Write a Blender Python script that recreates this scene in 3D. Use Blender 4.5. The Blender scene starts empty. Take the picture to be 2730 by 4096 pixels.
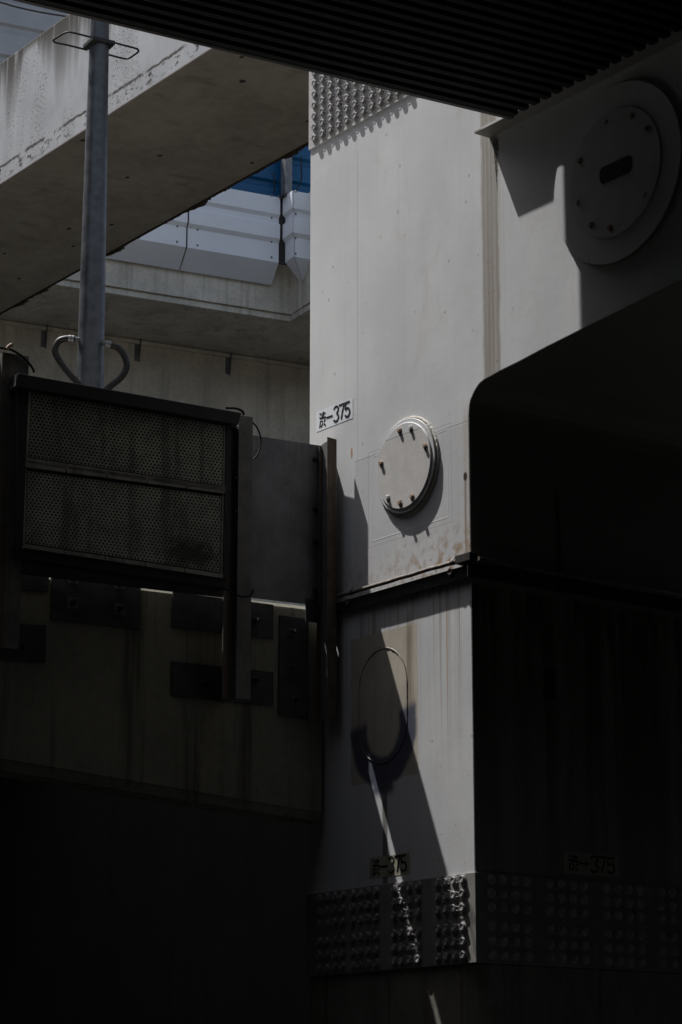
import bpy, bmesh, math, random
from mathutils import Vector as V, Matrix, Quaternion
random.seed(7)
SC = bpy.context.scene
COL = SC.collection
R = math.radians

# ------------------------------------------------------------------ camera (85 mm portrait, tilted up under a viaduct)
CAM = V((0, 0, 1.6)); PITCH = R(14.39); FPX = 85 / 36 * 4096
def ray(px, py):
    x = (px - 1365) / FPX; up = (2048 - py) / FPX
    return V((x, math.cos(PITCH) - up * math.sin(PITCH), math.sin(PITCH) + up * math.cos(PITCH)))
def hit(px, py, p0, n):
    d = ray(px, py)
    return CAM + d * ((p0 - CAM).dot(n) / d.dot(n))
Z = V((0, 0, 1))
A1 = R(36.05)
U = V((-math.sin(A1), math.cos(A1), 0))          # away from us along the sunlit pier face
S_ = -U                                          # towards us along it
N = V((-math.cos(A1), -math.sin(A1), 0))         # out of the sunlit face
VV = -N                                          # away along the shaded face
_c = ray(1886, 2264); C0 = CAM + _c * (20 / _c.y); C0.z = 0     # pier corner on plan
SUN = (-N + S_ * 2.2 - Z * 5.1).normalized()
def F(px, py, d=0):  return hit(px, py, C0 + N * d, N)          # on the sunlit face, d in front of it
def FS(px, py, d=0):
    p = F(px, py, d) - C0; return p.dot(S_), p.z
def RF(px, py, d=0): return hit(px, py, C0 + S_ * d, S_)        # on the shaded face
def RS(px, py, d=0):
    p = RF(px, py, d) - C0; return p.dot(VV), p.z
def H(px, py, z):    return hit(px, py, V((0, 0, z)), Z)
def YP(px, py, y):   return hit(px, py, V((0, y, 0)), V((0, 1, 0)))
def pier(s, d, z):   return C0 + S_ * s + N * d + Z * z
# plane of the steel screen and concrete parapet at the left
AW = R(60.5); Wd = V((math.sin(AW), math.cos(AW), 0)); M = V((math.cos(AW), -math.sin(AW), 0))
PW = F(1348, 1758, .079)
def W(px, py, m=0):  return hit(px, py, PW + M * m, M)
# plane of the far expressway
AB = R(64); Bd = V((math.sin(AB), math.cos(AB), 0)); MB_ = V((math.cos(AB), -math.sin(AB), 0))
PB = YP(900, 1000, 40)
def B(px, py, m=0):  return hit(px, py, PB + MB_ * m, MB_)

# ------------------------------------------------------------------ mesh helpers
WORLD = {}
class MB:
    def __init__(s): s.v = []; s.f = []
    def poly(s, pts):
        k = len(s.v); s.v += [V(p) for p in pts]; s.f.append(list(range(k, k + len(pts)))); return s
    def prism(s, pts, vec):
        n = len(pts); k = len(s.v); vec = V(vec)
        s.v += [V(p) for p in pts] + [V(p) + vec for p in pts]
        s.f.append(list(range(k, k + n))[::-1]); s.f.append(list(range(k + n, k + 2 * n)))
        for i in range(n):
            j = (i + 1) % n; s.f.append([k + i, k + j, k + n + j, k + n + i])
        return s
    def box(s, o, a, b, c):
        return s.prism([o, o + a, o + a + b, o + b], c)
    def tube(s, path, r, seg=10, caps=True, closed=False):
        path = [V(p) for p in path]; n = len(path); rings = []
        rs = r if isinstance(r, (list, tuple)) else [r] * n
        prev = None
        for i, p in enumerate(path):
            if closed: t = path[(i + 1) % n] - path[i - 1]
            else: t = path[min(i + 1, n - 1)] - path[max(i - 1, 0)]
            t.normalize()
            a = (Z if abs(t.z) < .9 else V((1, 0, 0))) if prev is None else prev
            x = (a - t * a.dot(t)).normalized(); y = t.cross(x); prev = x
            k = len(s.v)
            for j in range(seg):
                q = 2 * math.pi * j / seg
                s.v.append(p + (x * math.cos(q) + y * math.sin(q)) * rs[i])
            rings.append(k)
        m = n if closed else n - 1
        for i in range(m):
            a, b = rings[i], rings[(i + 1) % n]
            for j in range(seg):
                s.f.append([a + j, a + (j + 1) % seg, b + (j + 1) % seg, b + j])
        if caps and not closed:
            s.f.append([rings[0] + j for j in range(seg)][::-1]); s.f.append([rings[-1] + j for j in range(seg)])
        return s
    def lathe(s, prof, o, ax, seg=16, rot=0):
        o = V(o); ax = V(ax).normalized()
        x = (Z if abs(ax.z) < .9 else V((1, 0, 0))); x = (x - ax * x.dot(ax)).normalized(); y = ax.cross(x)
        rings = []
        for r, h in prof:
            k = len(s.v)
            if r <= 1e-6: s.v.append(o + ax * h); rings.append((k, 1))
            else:
                for j in range(seg):
                    q = 2 * math.pi * j / seg + rot
                    s.v.append(o + ax * h + (x * math.cos(q) + y * math.sin(q)) * r)
                rings.append((k, seg))
        for (a, na), (b, nb) in zip(rings, rings[1:]):
            for j in range(seg):
                l = (j + 1) % seg
                if na == 1 and nb == 1: continue
                if na == 1: s.f.append([a, b + l, b + j])
                elif nb == 1: s.f.append([a + j, a + l, b])
                else: s.f.append([a + j, a + l, b + l, b + j])
        return s
    def build(s, name, mat, parent=None, smooth=False, bevel=0, seg=2, loc=None, recalc=True, label=None, kind=None):
        base = WORLD.get(parent.name, V((0, 0, 0))) if parent else V((0, 0, 0))
        if loc is None:
            if parent: loc = base
            else:
                loc = sum(s.v, V((0, 0, 0))) / len(s.v); loc.z = min(p.z for p in s.v)
        loc = V(loc)
        me = bpy.data.meshes.new(name)
        me.from_pydata([p - loc for p in s.v], [], s.f)
        bm = bmesh.new(); bm.from_mesh(me)
        if recalc: bmesh.ops.recalc_face_normals(bm, faces=bm.faces)
        if smooth:
            for e in bm.edges:
                if len(e.link_faces) == 2 and e.calc_face_angle(0) > R(35): e.smooth = False
        bm.to_mesh(me); bm.free()
        if smooth:
            me.polygons.foreach_set('use_smooth', [True] * len(me.polygons))
        me.materials.append(mat)
        o = bpy.data.objects.new(name, me); COL.objects.link(o)
        if parent: o.parent = parent; o.location = loc - base
        else: o.location = loc
        WORLD[o.name] = loc
        if bevel:
            b = o.modifiers.new('bevel', 'BEVEL'); b.width = bevel; b.segments = seg; b.limit_method = 'ANGLE'; b.angle_limit = R(35)
        if label: o['label'] = label
        if kind: o['kind'] = kind
        return o
def thing(name, loc, label, cat, group=None):
    o = bpy.data.objects.new(name, None); COL.objects.link(o); o.location = loc; o.empty_display_size = .2
    WORLD[o.name] = V(loc)
    return tag(o, label, cat, group)
def tag(o, label, cat, group=None):
    o['label'] = label; o['category'] = cat
    if group: o['group'] = group
    return o
def copy_part(src, name, parent, loc, rot=None):
    c = src.copy(); c.name = name; COL.objects.link(c); c.parent = parent
    c.location = V(loc) - WORLD[parent.name]
    if rot is not None: c.rotation_mode = 'QUATERNION'; c.rotation_quaternion = rot
    WORLD[c.name] = V(loc); return c
def quat_to(n): return V(n).to_track_quat('Z', 'Y')
def lerp(a, b, t): return a + (b - a) * t
def bez(pts, n=10):
    """Catmull-Rom through pts"""
    pts = [V(p) for p in pts]; out = []
    for i in range(len(pts) - 1):
        p0 = pts[max(i - 1, 0)]; p1 = pts[i]; p2 = pts[i + 1]; p3 = pts[min(i + 2, len(pts) - 1)]
        for k in range(n):
            t = k / n
            out.append(.5 * ((2 * p1) + (p2 - p0) * t + (2 * p0 - 5 * p1 + 4 * p2 - p3) * t * t + (3 * p1 - p0 - 3 * p2 + p3) * t ** 3))
    out.append(pts[-1]); return out

# ------------------------------------------------------------------ shader helpers
class NT:
    def __init__(s, name):
        s.m = bpy.data.materials.new(name); s.m.use_nodes = True
        s.t = s.m.node_tree; s.t.nodes.clear()
        s.out = s.t.nodes.new('ShaderNodeOutputMaterial'); s.b = s.t.nodes.new('ShaderNodeBsdfPrincipled')
        s.t.links.new(s.b.outputs[0], s.out.inputs[0])
        g = s.t.nodes.new('ShaderNodeNewGeometry'); s.pos = g.outputs['Position']; s.nrm = g.outputs['True Normal']
    def put(s, sock, v):
        if isinstance(v, E): s.t.links.new(v.o, sock)
        elif isinstance(v, bpy.types.NodeSocket): s.t.links.new(v, sock)
        else: sock.default_value = v
    def math(s, op, a, b=0, c=0):
        n = s.t.nodes.new('ShaderNodeMath'); n.operation = op
        s.put(n.inputs[0], a); s.put(n.inputs[1], b)
        if op in ('MULTIPLY_ADD',): s.put(n.inputs[2], c)
        return E(s, n.outputs[0])
    def dot(s, a, vec, off=0.0):
        n = s.t.nodes.new('ShaderNodeVectorMath'); n.operation = 'DOT_PRODUCT'
        s.put(n.inputs[0], a); n.inputs[1].default_value = vec
        e = E(s, n.outputs['Value'])
        return e + off if off else e
    def vec(s, x, y, z=0.0):
        n = s.t.nodes.new('ShaderNodeCombineXYZ')
        for i, q in enumerate((x, y, z)): s.put(n.inputs[i], q)
        return n.outputs[0]
    def noise(s, vec, scale=1, detail=3, rough=.55, dist=0):
        n = s.t.nodes.new('ShaderNodeTexNoise'); s.put(n.inputs['Vector'], vec)
        n.inputs['Scale'].default_value = scale; n.inputs['Detail'].default_value = detail
        n.inputs['Roughness'].default_value = rough; n.inputs['Distortion'].default_value = dist
        return E(s, n.outputs[0])
    def voro(s, vec, scale=1, rnd=1, dim='3D'):
        n = s.t.nodes.new('ShaderNodeTexVoronoi'); n.voronoi_dimensions = dim; s.put(n.inputs['Vector'], vec); n.inputs['Scale'].default_value = scale
        n.inputs['Randomness'].default_value = rnd
        return E(s, n.outputs['Distance'])
    def ss(s, e, lo, hi, a=0.0, b=1.0):
        n = s.t.nodes.new('ShaderNodeMapRange'); n.interpolation_type = 'SMOOTHSTEP'; n.clamp = True
        s.put(n.inputs['Value'], e)
        flip = lo > hi
        if flip: lo, hi, a, b = hi, lo, b, a
        n.inputs['From Min'].default_value = lo; n.inputs['From Max'].default_value = hi
        n.inputs['To Min'].default_value = a; n.inputs['To Max'].default_value = b
        return E(s, n.outputs[0])
    def mix(s, a, b, f):
        n = s.t.nodes.new('ShaderNodeMix'); n.data_type = 'RGBA'
        s.put(n.inputs[0], f)
        for k, q in ((6, a), (7, b)):
            if isinstance(q, tuple): n.inputs[k].default_value = q + (1,) if len(q) == 3 else q
            else: s.put(n.inputs[k], q)
        return E(s, n.outputs[2])
    def scale_col(s, c, f):
        n = s.t.nodes.new('ShaderNodeMix'); n.data_type = 'RGBA'; n.blend_type = 'MULTIPLY'; n.inputs[0].default_value = 1
        if isinstance(c, tuple): n.inputs[6].default_value = c + (1,)
        else: s.put(n.inputs[6], c)
        s.put(n.inputs[7], f); return E(s, n.outputs[2])
    def done(s, col, rough=.6, metal=0, bump=None, bstr=.3, bdist=.01, spec=.3):
        if isinstance(col, tuple): s.b.inputs['Base Color'].default_value = col + (1,)
        else: s.put(s.b.inputs['Base Color'], col)
        s.put(s.b.inputs['Roughness'], rough); s.b.inputs['Metallic'].default_value = metal
        s.b.inputs['Specular IOR Level'].default_value = spec
        if bump is not None:
            n = s.t.nodes.new('ShaderNodeBump'); n.inputs['Strength'].default_value = bstr; n.inputs['Distance'].default_value = bdist
            s.put(n.inputs['Height'], bump); s.t.links.new(n.outputs[0], s.b.inputs['Normal'])
        return s.m
class E:
    def __init__(s, t, o): s.t = t; s.o = o
    def __add__(s, b): return s.t.math('ADD', s, b)
    __radd__ = __add__
    def __sub__(s, b): return s.t.math('SUBTRACT', s, b)
    def __rsub__(s, b): return s.t.math('SUBTRACT', b, s)
    def __mul__(s, b): return s.t.math('MULTIPLY', s, b)
    __rmul__ = __mul__
    def __truediv__(s, b): return s.t.math('DIVIDE', s, b)
    def abs(s): return s.t.math('ABSOLUTE', s)
    def sat(s): return s.t.ss2(s) if False else s.t.math('MINIMUM', s.t.math('MAXIMUM', s, 0.0), 1.0)
    def max(s, b): return s.t.math('MAXIMUM', s, b)
    def min(s, b): return s.t.math('MINIMUM', s, b)
    def pow(s, b): return s.t.math('POWER', s, b)

def simple(name, col, rough=.6, metal=0, var=.25, scale=6, bump=.15, streak=0, streak_col=(.05, .04, .03), rust=0, bd=.004):
    """weathered one-colour material: mottling, vertical runs and rust spots, all in object-independent world space"""
    t = NT(name)
    n1 = t.noise(t.pos, scale, 4); n2 = t.noise(t.pos, scale * 9, 3)
    c = t.mix(tuple(x * (1 - var) for x in col), tuple(min(1, x * (1 + var)) for x in col), t.ss(n1 * .7 + n2 * .3, .3, .7))
    if streak:
        px = t.dot(t.pos, V((1, 0, 0))); py = t.dot(t.pos, V((0, 1, 0))); pz = t.dot(t.pos, Z)
        st = t.noise(t.vec(px * 9, py * 9, pz * .35), 1, 4)
        c = t.mix(c, streak_col, t.ss(st, .5, .72) * streak)
    if rust:
        rn = t.noise(t.pos, scale * 2.3, 5, .7)
        c = t.mix(c, (.11, .05, .022), t.ss(rn, .72 - .25 * rust, .8) * .85)
    return t.done(c, rough, metal, n2 + n1 * .5, bump, bd)

# --- pier paint: laid out in metres on the two faces
def pier_paint():
    t = NT('pier_white_paint')
    s = t.dot(t.pos, S_, -C0.dot(S_)); r = t.dot(t.pos, VV, -C0.dot(VV)); z = t.dot(t.pos, Z)
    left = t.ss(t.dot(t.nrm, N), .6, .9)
    wob = (t.noise(t.vec(s * 4, z * 4, r * 4), 1, 3) - .5)
    fine = t.noise(t.vec(s * 120, z * 45, r * 120), 1, 3)
    blot = t.noise(t.vec(s * 1.3, z * .8, r * 1.3), 1, 4)
    col = t.mix((.57, .58, .60), (.645, .655, .67), t.ss(blot, .3, .7))
    def rng(e, a, b, w):                                  # soft box
        return t.ss(e, a - w, a + w) * t.ss(e, b + w, b - w)
    hcoat = t.dot(t.pos, Z) * 0
    bump = fine * .35 + t.noise(t.vec(s * 18, z * 7, r * 18), 1, 3) * .5 + t.noise(t.vec(s * 3.2, z * 3, r * 3), 1, 6, .65) * 1.3
    # long brush runs
    run = t.noise(t.vec(s * 14, z * .25, r * 14), 1, 4)
    col = t.mix(col, (.47, .455, .42), t.ss(run, .50, .75) * .16)
    smear = t.noise(t.vec(s * 2.1, z * 1.1, r * 2.1), 1, 5, .65, 1.2)
    col = t.mix(col, (.49, .475, .445), t.ss(smear, .52, .75) * .38)
    chip = t.noise(t.vec(s * 9, z * 7, r * 9), 1, 5, .75)
    col = t.mix(col, (.36, .34, .31), t.ss(chip, .665, .70) * .6)
    # --- sunlit face features
    def S(px, py): return FS(px, py)
    # water-stained band running down from the flange end
    a, z1 = S(1930, 1000); b, _ = S(1996, 1000); z0 = S(1940, 1530)[1] - .1
    band = rng(s + wob * .05, a, b, .022) * t.ss(z, z0, z0 + .1)
    runb = t.noise(t.vec(s * 55, z * .4, 3.3), 1, 4)
    col = t.mix(col, (.245, .212, .165), band * t.ss(runb, .25, .7, .5, .9) * left)
    a2 = S(1995, 900)[0]
    col = t.mix(col, (.33, .28, .22), rng(s, a2, a2 + .07, .03) * t.ss(runb, .4, .7) * .45 * left)
    sp = t.ss(t.noise(t.vec(s * 40, z * 28, 8), 1, 3), .66, .72)
    col = t.mix(col, (.12, .09, .065), band * sp * left)
    # black peeled crack under the flange
    ck, zk = S(1983, 560); ck2, zk2 = S(1990, 770)
    ctr = (z - zk) * ((ck2 - ck) / (zk2 - zk)) + ck
    wd = t.ss(z, zk2, zk, .004, .035)
    crk = t.ss((s - ctr + wob * .06).abs() - wd, .006, -.006) * rng(z, zk2, zk + .02, .05)
    col = t.mix(col, (.045, .04, .034), crk * t.ss(t.noise(t.vec(s * 60, z * 40, 0), 1, 3), .3, .5, .35, 1) * left)
    # rust weep on the right edge and its spot
    e0, ez = S(1862, 1905); e1, ez1 = S(1862, 2225)
    col = t.mix(col, (.21, .13, .08), t.ss((s - e0 + wob * .02).abs(), .022, .004) * rng(z, ez1, ez, .05) * .75 * left)
    col = t.mix(col, (.40, .33, .25), rng(s, e0 - .02, .0, .03) * rng(z, ez1 - .1, ez + .6, .1) * t.ss(run, .4, .6, .2, .7) * left)
    spot = ((s - e0) * 1.3).pow(2) + (z - ez).pow(2) if False else t.math('SQRT', (s - e0) * (s - e0) * 2.2 + (z - ez) * (z - ez))
    col = t.mix(col, (.05, .03, .02), t.ss(spot + wob * .05, .045, .03) * left)
    # peeled primer flake and rust pin points
    f0, fz = S(1408, 1812)
    fl = t.math('SQRT', (s - f0) * (s - f0) * 14 + (z - fz) * (z - fz))
    col = t.mix(col, (.42, .26, .16), t.ss(fl + wob * .06, .056, .048) * left)
    pin = t.ss(t.voro(t.vec(s * 2.1 + r * 2.1, z * 1.7), 1, 1, '2D'), .035, .018) * t.ss(blot, .45, .55)
    col = t.mix(col, (.20, .14, .10), pin * .45 * left)
    # coat joint: slightly greyer below the line across the hatch
    j0, jz = S(1420, 1850)
    low = t.ss(z, jz + .004, jz - .004)
    col = t.mix(col, t.scale_col(col, t.mix((.93, .93, .93), (.9, .895, .89), run)), low * left * t.ss(s, j0 - .004, j0 + .004))
    ln = t.ss((z - jz).abs(), .006, .002) * t.ss(s, j0 - .003, j0)
    vl, vz = S(1432, 1500)
    ln = ln.max(t.ss((s - vl).abs(), .005, .0015) * rng(z, S(1425, 1905)[1], S(1432, 600)[1], .02))
    col = t.mix(col, (.25, .24, .23), ln * left * t.ss(fine, .35, .55, .2, .75))
    # doubler plate outline round the hatch
    q0, qz0 = S(1476, 2192); q1, qz1 = S(1809, 2095); qt = S(1476, 1812)[1]
    dx = ((s - (q0 + q1) / 2).abs() - (q1 - q0) / 2); dz = ((z - (qz0 + qt) / 2).abs() - (qt - qz0) / 2)
    rect = dx.max(dz)
    rl = t.ss(rect.abs(), .006, .0015)
    rl2 = t.ss((rect + .05 + wob * .012).abs(), .008, .002)
    col = t.mix(col, (.33, .325, .32), rl * left * .6)
    bump = bump + rl2 * .55 * left - ln * .4 * left
    # dirt rising from the pipe ledge, rust bloom at the corner above it
    pz = S(1870, 2235)[1]
    bl = t.noise(t.vec(s * 13, z * 10, 2), 1, 4)
    col = t.mix(col, (.33, .235, .155), t.ss(bl, .45, .64) * t.ss(z, pz + .45, pz + .02) * t.ss(z, pz - .3, pz - .2) * t.ss(s, -1.5, -.1, .35, 1) * left)
    # drips below the ledge
    lz = S(1873, 2318)[1]
    dr = t.noise(t.vec(s * 17, z * .12, 5), 1, 5, .65)
    dr2 = t.noise(t.vec(s * 46, z * .2, 9), 1, 3)
    fall = t.ss(z, lz - 2.0, lz)
    under = t.ss(z, lz + .05, lz - .05)
    col = t.mix(col, (.20, .165, .125), t.ss(dr, .50, .64) * under * fall * t.ss(dr2, .3, .6, .4, 1) * .75 * left)
    col = t.mix(col, (.36, .22, .13), t.ss((s - S(1790, 2700)[0] + wob * .01).abs(), .012, .003) * under * t.ss(z, lz - 1.7, lz - .6) * .7 * left)
    # beige repair patch with the wide brown run on it
    p0, pz0 = S(1405, 3146); p1, pz1 = S(1669, 2490)
    patch = rng(s, p0, p1, .003) * rng(z, pz0, pz1, .003)
    pc = t.mix((.40, .355, .285), (.49, .445, .37), t.ss(t.noise(t.vec(s * 6, z * 3, 1), 1, 4), .3, .7))
    col = t.mix(col, pc, patch * left * .85)
    w0 = S(1640, 2800)[0]
    wr = t.ss((s - w0 + wob * .03).abs(), .075, .02) * rng(z, pz0 + .1, pz1 + .05, .15)
    col = t.mix(col, (.21, .17, .125), wr * t.ss(runb, .3, .65, .25, .85) * left)
    # dark blue-grey brushed touch-up hugging the bottom of the oval
    o0, oz0 = S(1440, 2850); o1, oz1 = S(1628, 2760)
    oc = (o0 + o1) / 2; orad = (o1 - o0) / 2; ozb = S(1530, 2905)[1]
    dd = t.math('SQRT', (s - oc) * (s - oc) + (z - ozb) * (z - ozb) * .8)
    ringd = (dd - orad * 1.05).abs() + wob * .07
    tou = t.ss(ringd, .15, .095) * t.ss(z + wob * .1 - (s - oc) * .14, ozb + .13, ozb + .03)
    drop = t.ss((s - oc).abs() + wob * .05, .2, .1) * rng(z, ozb - orad * 1.75, ozb - orad * .9, .05)
    col = t.mix(col, (.055, .062, .10), tou.max(drop) * .93 * left)
    dk = t.ss((s - oc - .02 + wob * .02).abs(), .05, .02) * rng(z, ozb - orad * 4.6, ozb - orad * 1.4, .2)
    col = t.mix(col, (.09, .08, .07), dk * .8 * left)
    rs = t.ss(t.noise(t.vec(s * 26, z * 20, 4), 1, 4), .62, .7) * rng(z, S(1650, 3480)[1], S(1650, 3330)[1], .1)
    col = t.mix(col, (.17, .10, .06), rs * .7 * left)
    # --- shaded face: broad olive and black runs
    gr = t.noise(t.vec(r * 3.4 + wob * .25, z * .16, 12), 1, 6, .68)
    g2 = t.noise(t.vec(r * 24, z * .35, 21), 1, 4)
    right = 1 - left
    rz = RS(2000, 2360)[1]
    gl = t.ss(z, rz + .06, rz - .02)
    col = t.mix(col, (.10, .095, .05), t.ss(gr * .85 + g2 * .15, .36, .60) * t.ss(z, rz - 4.2, rz) * gl * .88 * right)
    col = t.mix(col, (.03, .028, .024), t.ss(t.noise(t.vec(r * 11, z * 1.6, 2), 1, 5), .5, .68) * t.ss(z, rz - .55, rz) * gl * right)
    r0 = RS(2230, 2000)[0]
    col = t.mix(col, (.17, .09, .035), t.ss((r - r0 + wob * .03).abs(), .04, .012) * rng(z, rz + .1, rz + .95, .1) * .8 * right)
    h0, hz0 = RS(2195, 2740)
    hole = t.ss((r - h0 + wob * .12).abs(), .065, .045) * rng(z + wob * .08, hz0 - .13, hz0 + .13, .02)
    col = t.mix(col, (.02, .018, .016), hole * right)
    col = t.mix(col, t.scale_col(col, (.40, .39, .33, 1)), right * .92)  # besides the grime runs, shade is painted over this whole side
    return t.done(col, .5, 0, bump, .30, .0055, .3)

def girder_concrete():
    """white painted concrete girder: black runs from the top edge, lichen specks, flaking above the lower arris"""
    t = NT('weathered_white_concrete')
    s = t.dot(t.pos, S_, -C0.dot(S_)); r = t.dot(t.pos, VV, -C0.dot(VV)); z = t.dot(t.pos, Z)
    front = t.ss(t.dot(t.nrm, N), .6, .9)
    zt, zb = GZT, GZB
    big = t.noise(t.vec(s * 1.1, 0, 0), 1, 3)
    st = t.noise(t.vec(s * 7, z * .3, 1), 1, 5, .65); st2 = t.noise(t.vec(s * 30, z * 1.2, 7), 1, 4, .7)
    col = t.mix((.37, .375, .385), (.46, .465, .475), t.ss(t.noise(t.vec(s * 2, z * 1.2, 4), 1, 4), .3, .7))
    reach = t.ss(big, .40, .60, .25, 2.1)
    m = t.ss((zt - z) / reach, .75, .0) * t.ss(st * .6 + st2 * .4, .33, .50)
    col = t.mix(col, (.045, .038, .028), m * .97 * front)
    spk = t.noise(t.vec(s * 34, z * 26, 2), 1, 4, .7)
    col = t.mix(col, (.06, .05, .036), t.ss(spk, .54, .62) * t.ss(t.noise(t.vec(s * 2.0, z * .4, 9), 1, 3), .50, .62) * .9 * front)
    wob = t.noise(t.vec(s * 6, z * 6, 0), 1, 4) - .5
    crack = t.ss((z - (zb + .30) + wob * .09).abs(), .034, .012) * t.ss(t.noise(t.vec(s * 1.3, 2, 2), 1, 3), .40, .50)
    flake = t.ss(t.noise(t.vec(s * 6, z * 9, 5), 1, 5, .65), .54, .58) * t.ss((z - (zb + .2)).abs(), .17, .06) * t.ss(t.noise(t.vec(s * 1.6, 5, 2), 1, 3), .40, .52)
    col = t.mix(col, (.05, .042, .032), crack.max(flake) * .92 * front)
    col = t.mix(col, (.28, .17, .10), t.ss(z + wob * .04, zb + .05, zb + .01) * .5 * front)
    # soffit
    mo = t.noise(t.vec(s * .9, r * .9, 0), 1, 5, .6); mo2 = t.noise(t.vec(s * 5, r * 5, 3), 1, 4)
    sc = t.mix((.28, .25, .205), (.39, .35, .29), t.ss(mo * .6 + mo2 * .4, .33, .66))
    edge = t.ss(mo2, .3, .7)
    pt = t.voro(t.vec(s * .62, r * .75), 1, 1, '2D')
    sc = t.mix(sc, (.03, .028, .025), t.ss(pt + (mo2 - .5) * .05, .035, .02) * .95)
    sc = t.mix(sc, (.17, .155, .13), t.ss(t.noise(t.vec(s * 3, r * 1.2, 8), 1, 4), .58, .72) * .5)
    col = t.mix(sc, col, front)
    bump = t.noise(t.vec(s * 30, z * 30, r * 30), 1, 3) * .5 + spk * .3
    return t.done(col, .8, 0, bump, .35, .008, .2)

def concrete(name, base, stain=.6, zref=None, down=1.0, streak_col=(.09, .085, .06)):
    t = NT(name)
    px = t.dot(t.pos, V((1, 0, 0))); py = t.dot(t.pos, V((0, 1, 0))); z = t.dot(t.pos, Z)
    a = t.noise(t.pos, 1.3, 5, .6); b = t.noise(t.pos, 16, 4)
    col = t.mix(tuple(x * .8 for x in base), tuple(x * 1.12 for x in base), t.ss(a * .7 + b * .3, .35, .65))
    st = t.noise(t.vec(px * 5, py * 5, z * .22), 1, 5, .65)
    f = t.ss(st, .48, .68) * stain
    if zref is not None: f = f * t.ss(z, zref - down, zref)
    col = t.mix(col, streak_col, f)
    return t.done(col, .85, 0, b + a * .5, .3, .006, .2)

def galvanised():
    t = NT('galvanised_steel_pole')
    v = t.voro(t.pos, 9); n = t.noise(t.pos, 6, 5)
    col = t.mix((.022, .024, .028), (.062, .066, .074), t.ss(v * .35 + n * .75, .25, .75))
    return t.done(col, t.ss(n, .3, .7, .36, .5), .0, n, .1, .003, .7)

def asphalt():
    t = NT('asphalt_ground')
    n = t.noise(t.pos, 40, 3); a = t.noise(t.pos, .6, 4)
    return t.done(t.mix((.014, .014, .0145), (.026, .026, .0255), t.ss(n * .5 + a * .5, .3, .7)), .9, 0, n, .4, .01, .2)

GZT = GZB = 0
# girder geometry first (its material needs the heights)
gp = YP(430, 466, 31.5)                       # a point on the lower front arris
GN0 = gp.dot(N)
def G(px, py): return hit(px, py, gp, N)
GZB = gp.z
gtop = [G(0, 252), G(270, 61)]
GZT = (gtop[0].z + gtop[1].z) / 2

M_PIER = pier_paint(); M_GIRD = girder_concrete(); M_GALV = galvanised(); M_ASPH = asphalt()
M_BOLT = simple('grey_painted_bolt', (.27, .265, .27), .5, .0, .3, 20, .1)
M_SPLICE = simple('splice_band_shade_paint', (.22, .215, .205), .6, 0, .18, 5, .25, streak=.45, streak_col=(.14, .12, .10))  # band paint darkened to carry its shade, plus dirt streaks
M_PIN = simple('bolt_shank_end', (.52, .51, .49), .5, 0, .3, 30, .2)
M_HATCH = simple('hatch_paint', (.52, .515, .515), .55, 0, .09, 9, .5, streak=.12, streak_col=(.3, .26, .22), bd=.006)
def hatch_coat():
    t = NT('hatch_cover_coat')
    z = t.dot(t.pos, Z); zl = F(1605, 1741, .052).z
    n1 = t.noise(t.pos, 9, 4); n2 = t.noise(t.pos, 60, 4); n3 = t.noise(t.pos, 22, 5, .7)
    col = t.mix((.50, .49, .48), (.57, .56, .555), t.ss(n1 * .6 + n2 * .4, .3, .7))
    col = t.mix(col, (.565, .57, .585), t.ss(z, zl - .002, zl + .002))
    col = t.mix(col, (.16, .14, .12), t.ss((z - zl + (n1 - .5) * .008).abs(), .0055, .002) * t.ss(n2, .35, .5, .3, .9))
    col = t.mix(col, (.36, .30, .25), t.ss(n3, .60, .70) * .6)
    return t.done(col, .6, 0, n2 + n1, .22, .005, .25)
M_HCOAT = hatch_coat()
M_RUST = simple('rusty_bolt', (.33, .24, .18), .7, 0, .5, 40, .3, rust=.8)
M_WELD = simple('weld_bead_paint', (.56, .53, .49), .6, 0, .3, 60, .6, bd=.008)
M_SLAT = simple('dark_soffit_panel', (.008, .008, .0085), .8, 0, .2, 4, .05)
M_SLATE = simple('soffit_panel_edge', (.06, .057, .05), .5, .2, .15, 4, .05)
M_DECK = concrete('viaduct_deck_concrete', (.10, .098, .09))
M_PANEL = simple('white_cladding_metal', (.66, .69, .74), .42, .0, .03, 2, .02)
M_BLUE = simple('blue_barrier_metal', (.004, .075, .19), .4, 0, .08, 2, .02)
M_POSTG = simple('grey_barrier_post', (.16, .165, .175), .5, .3, .2, 8, .05)
M_SLAB = concrete('pale_slab_concrete', (.56, .53, .465), .45, None, 1, (.20, .185, .16))
M_ROAD = concrete('pale_bounce_road', (.46, .45, .42))  # pale so the unseen road slab throws sunlight onto the background
M_WALL = concrete('abutment_concrete', (.60, .55, .465), .3, None, 1, (.17, .155, .13))
M_PARA = concrete('parapet_concrete', (.23, .225, .18), .8, None, 1, (.06, .056, .04))
M_STEEL = simple('weathered_steel_screen', (.17, .17, .18), .55, .25, .22, 5, .1, streak=.35, streak_col=(.09, .08, .07), rust=.12)
M_POST = simple('rust_brown_steel_post', (.13, .10, .075), .65, .15, .35, 7, .2, streak=.6, streak_col=(.06, .04, .028), rust=.5)
M_POST2 = simple('grey_steel_post', (.15, .145, .135), .6, .2, .25, 6, .15, streak=.7, streak_col=(.10, .055, .028), rust=.35)
M_DARKST = simple('dark_anchor_steel', (.055, .055, .06), .6, .2, .3, 6, .15, rust=.1)
M_PERF = simple('perforated_sheet_metal', (.36, .36, .29), .55, .1, .35, 3, .15, streak=.5, streak_col=(.10, .10, .07))
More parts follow.
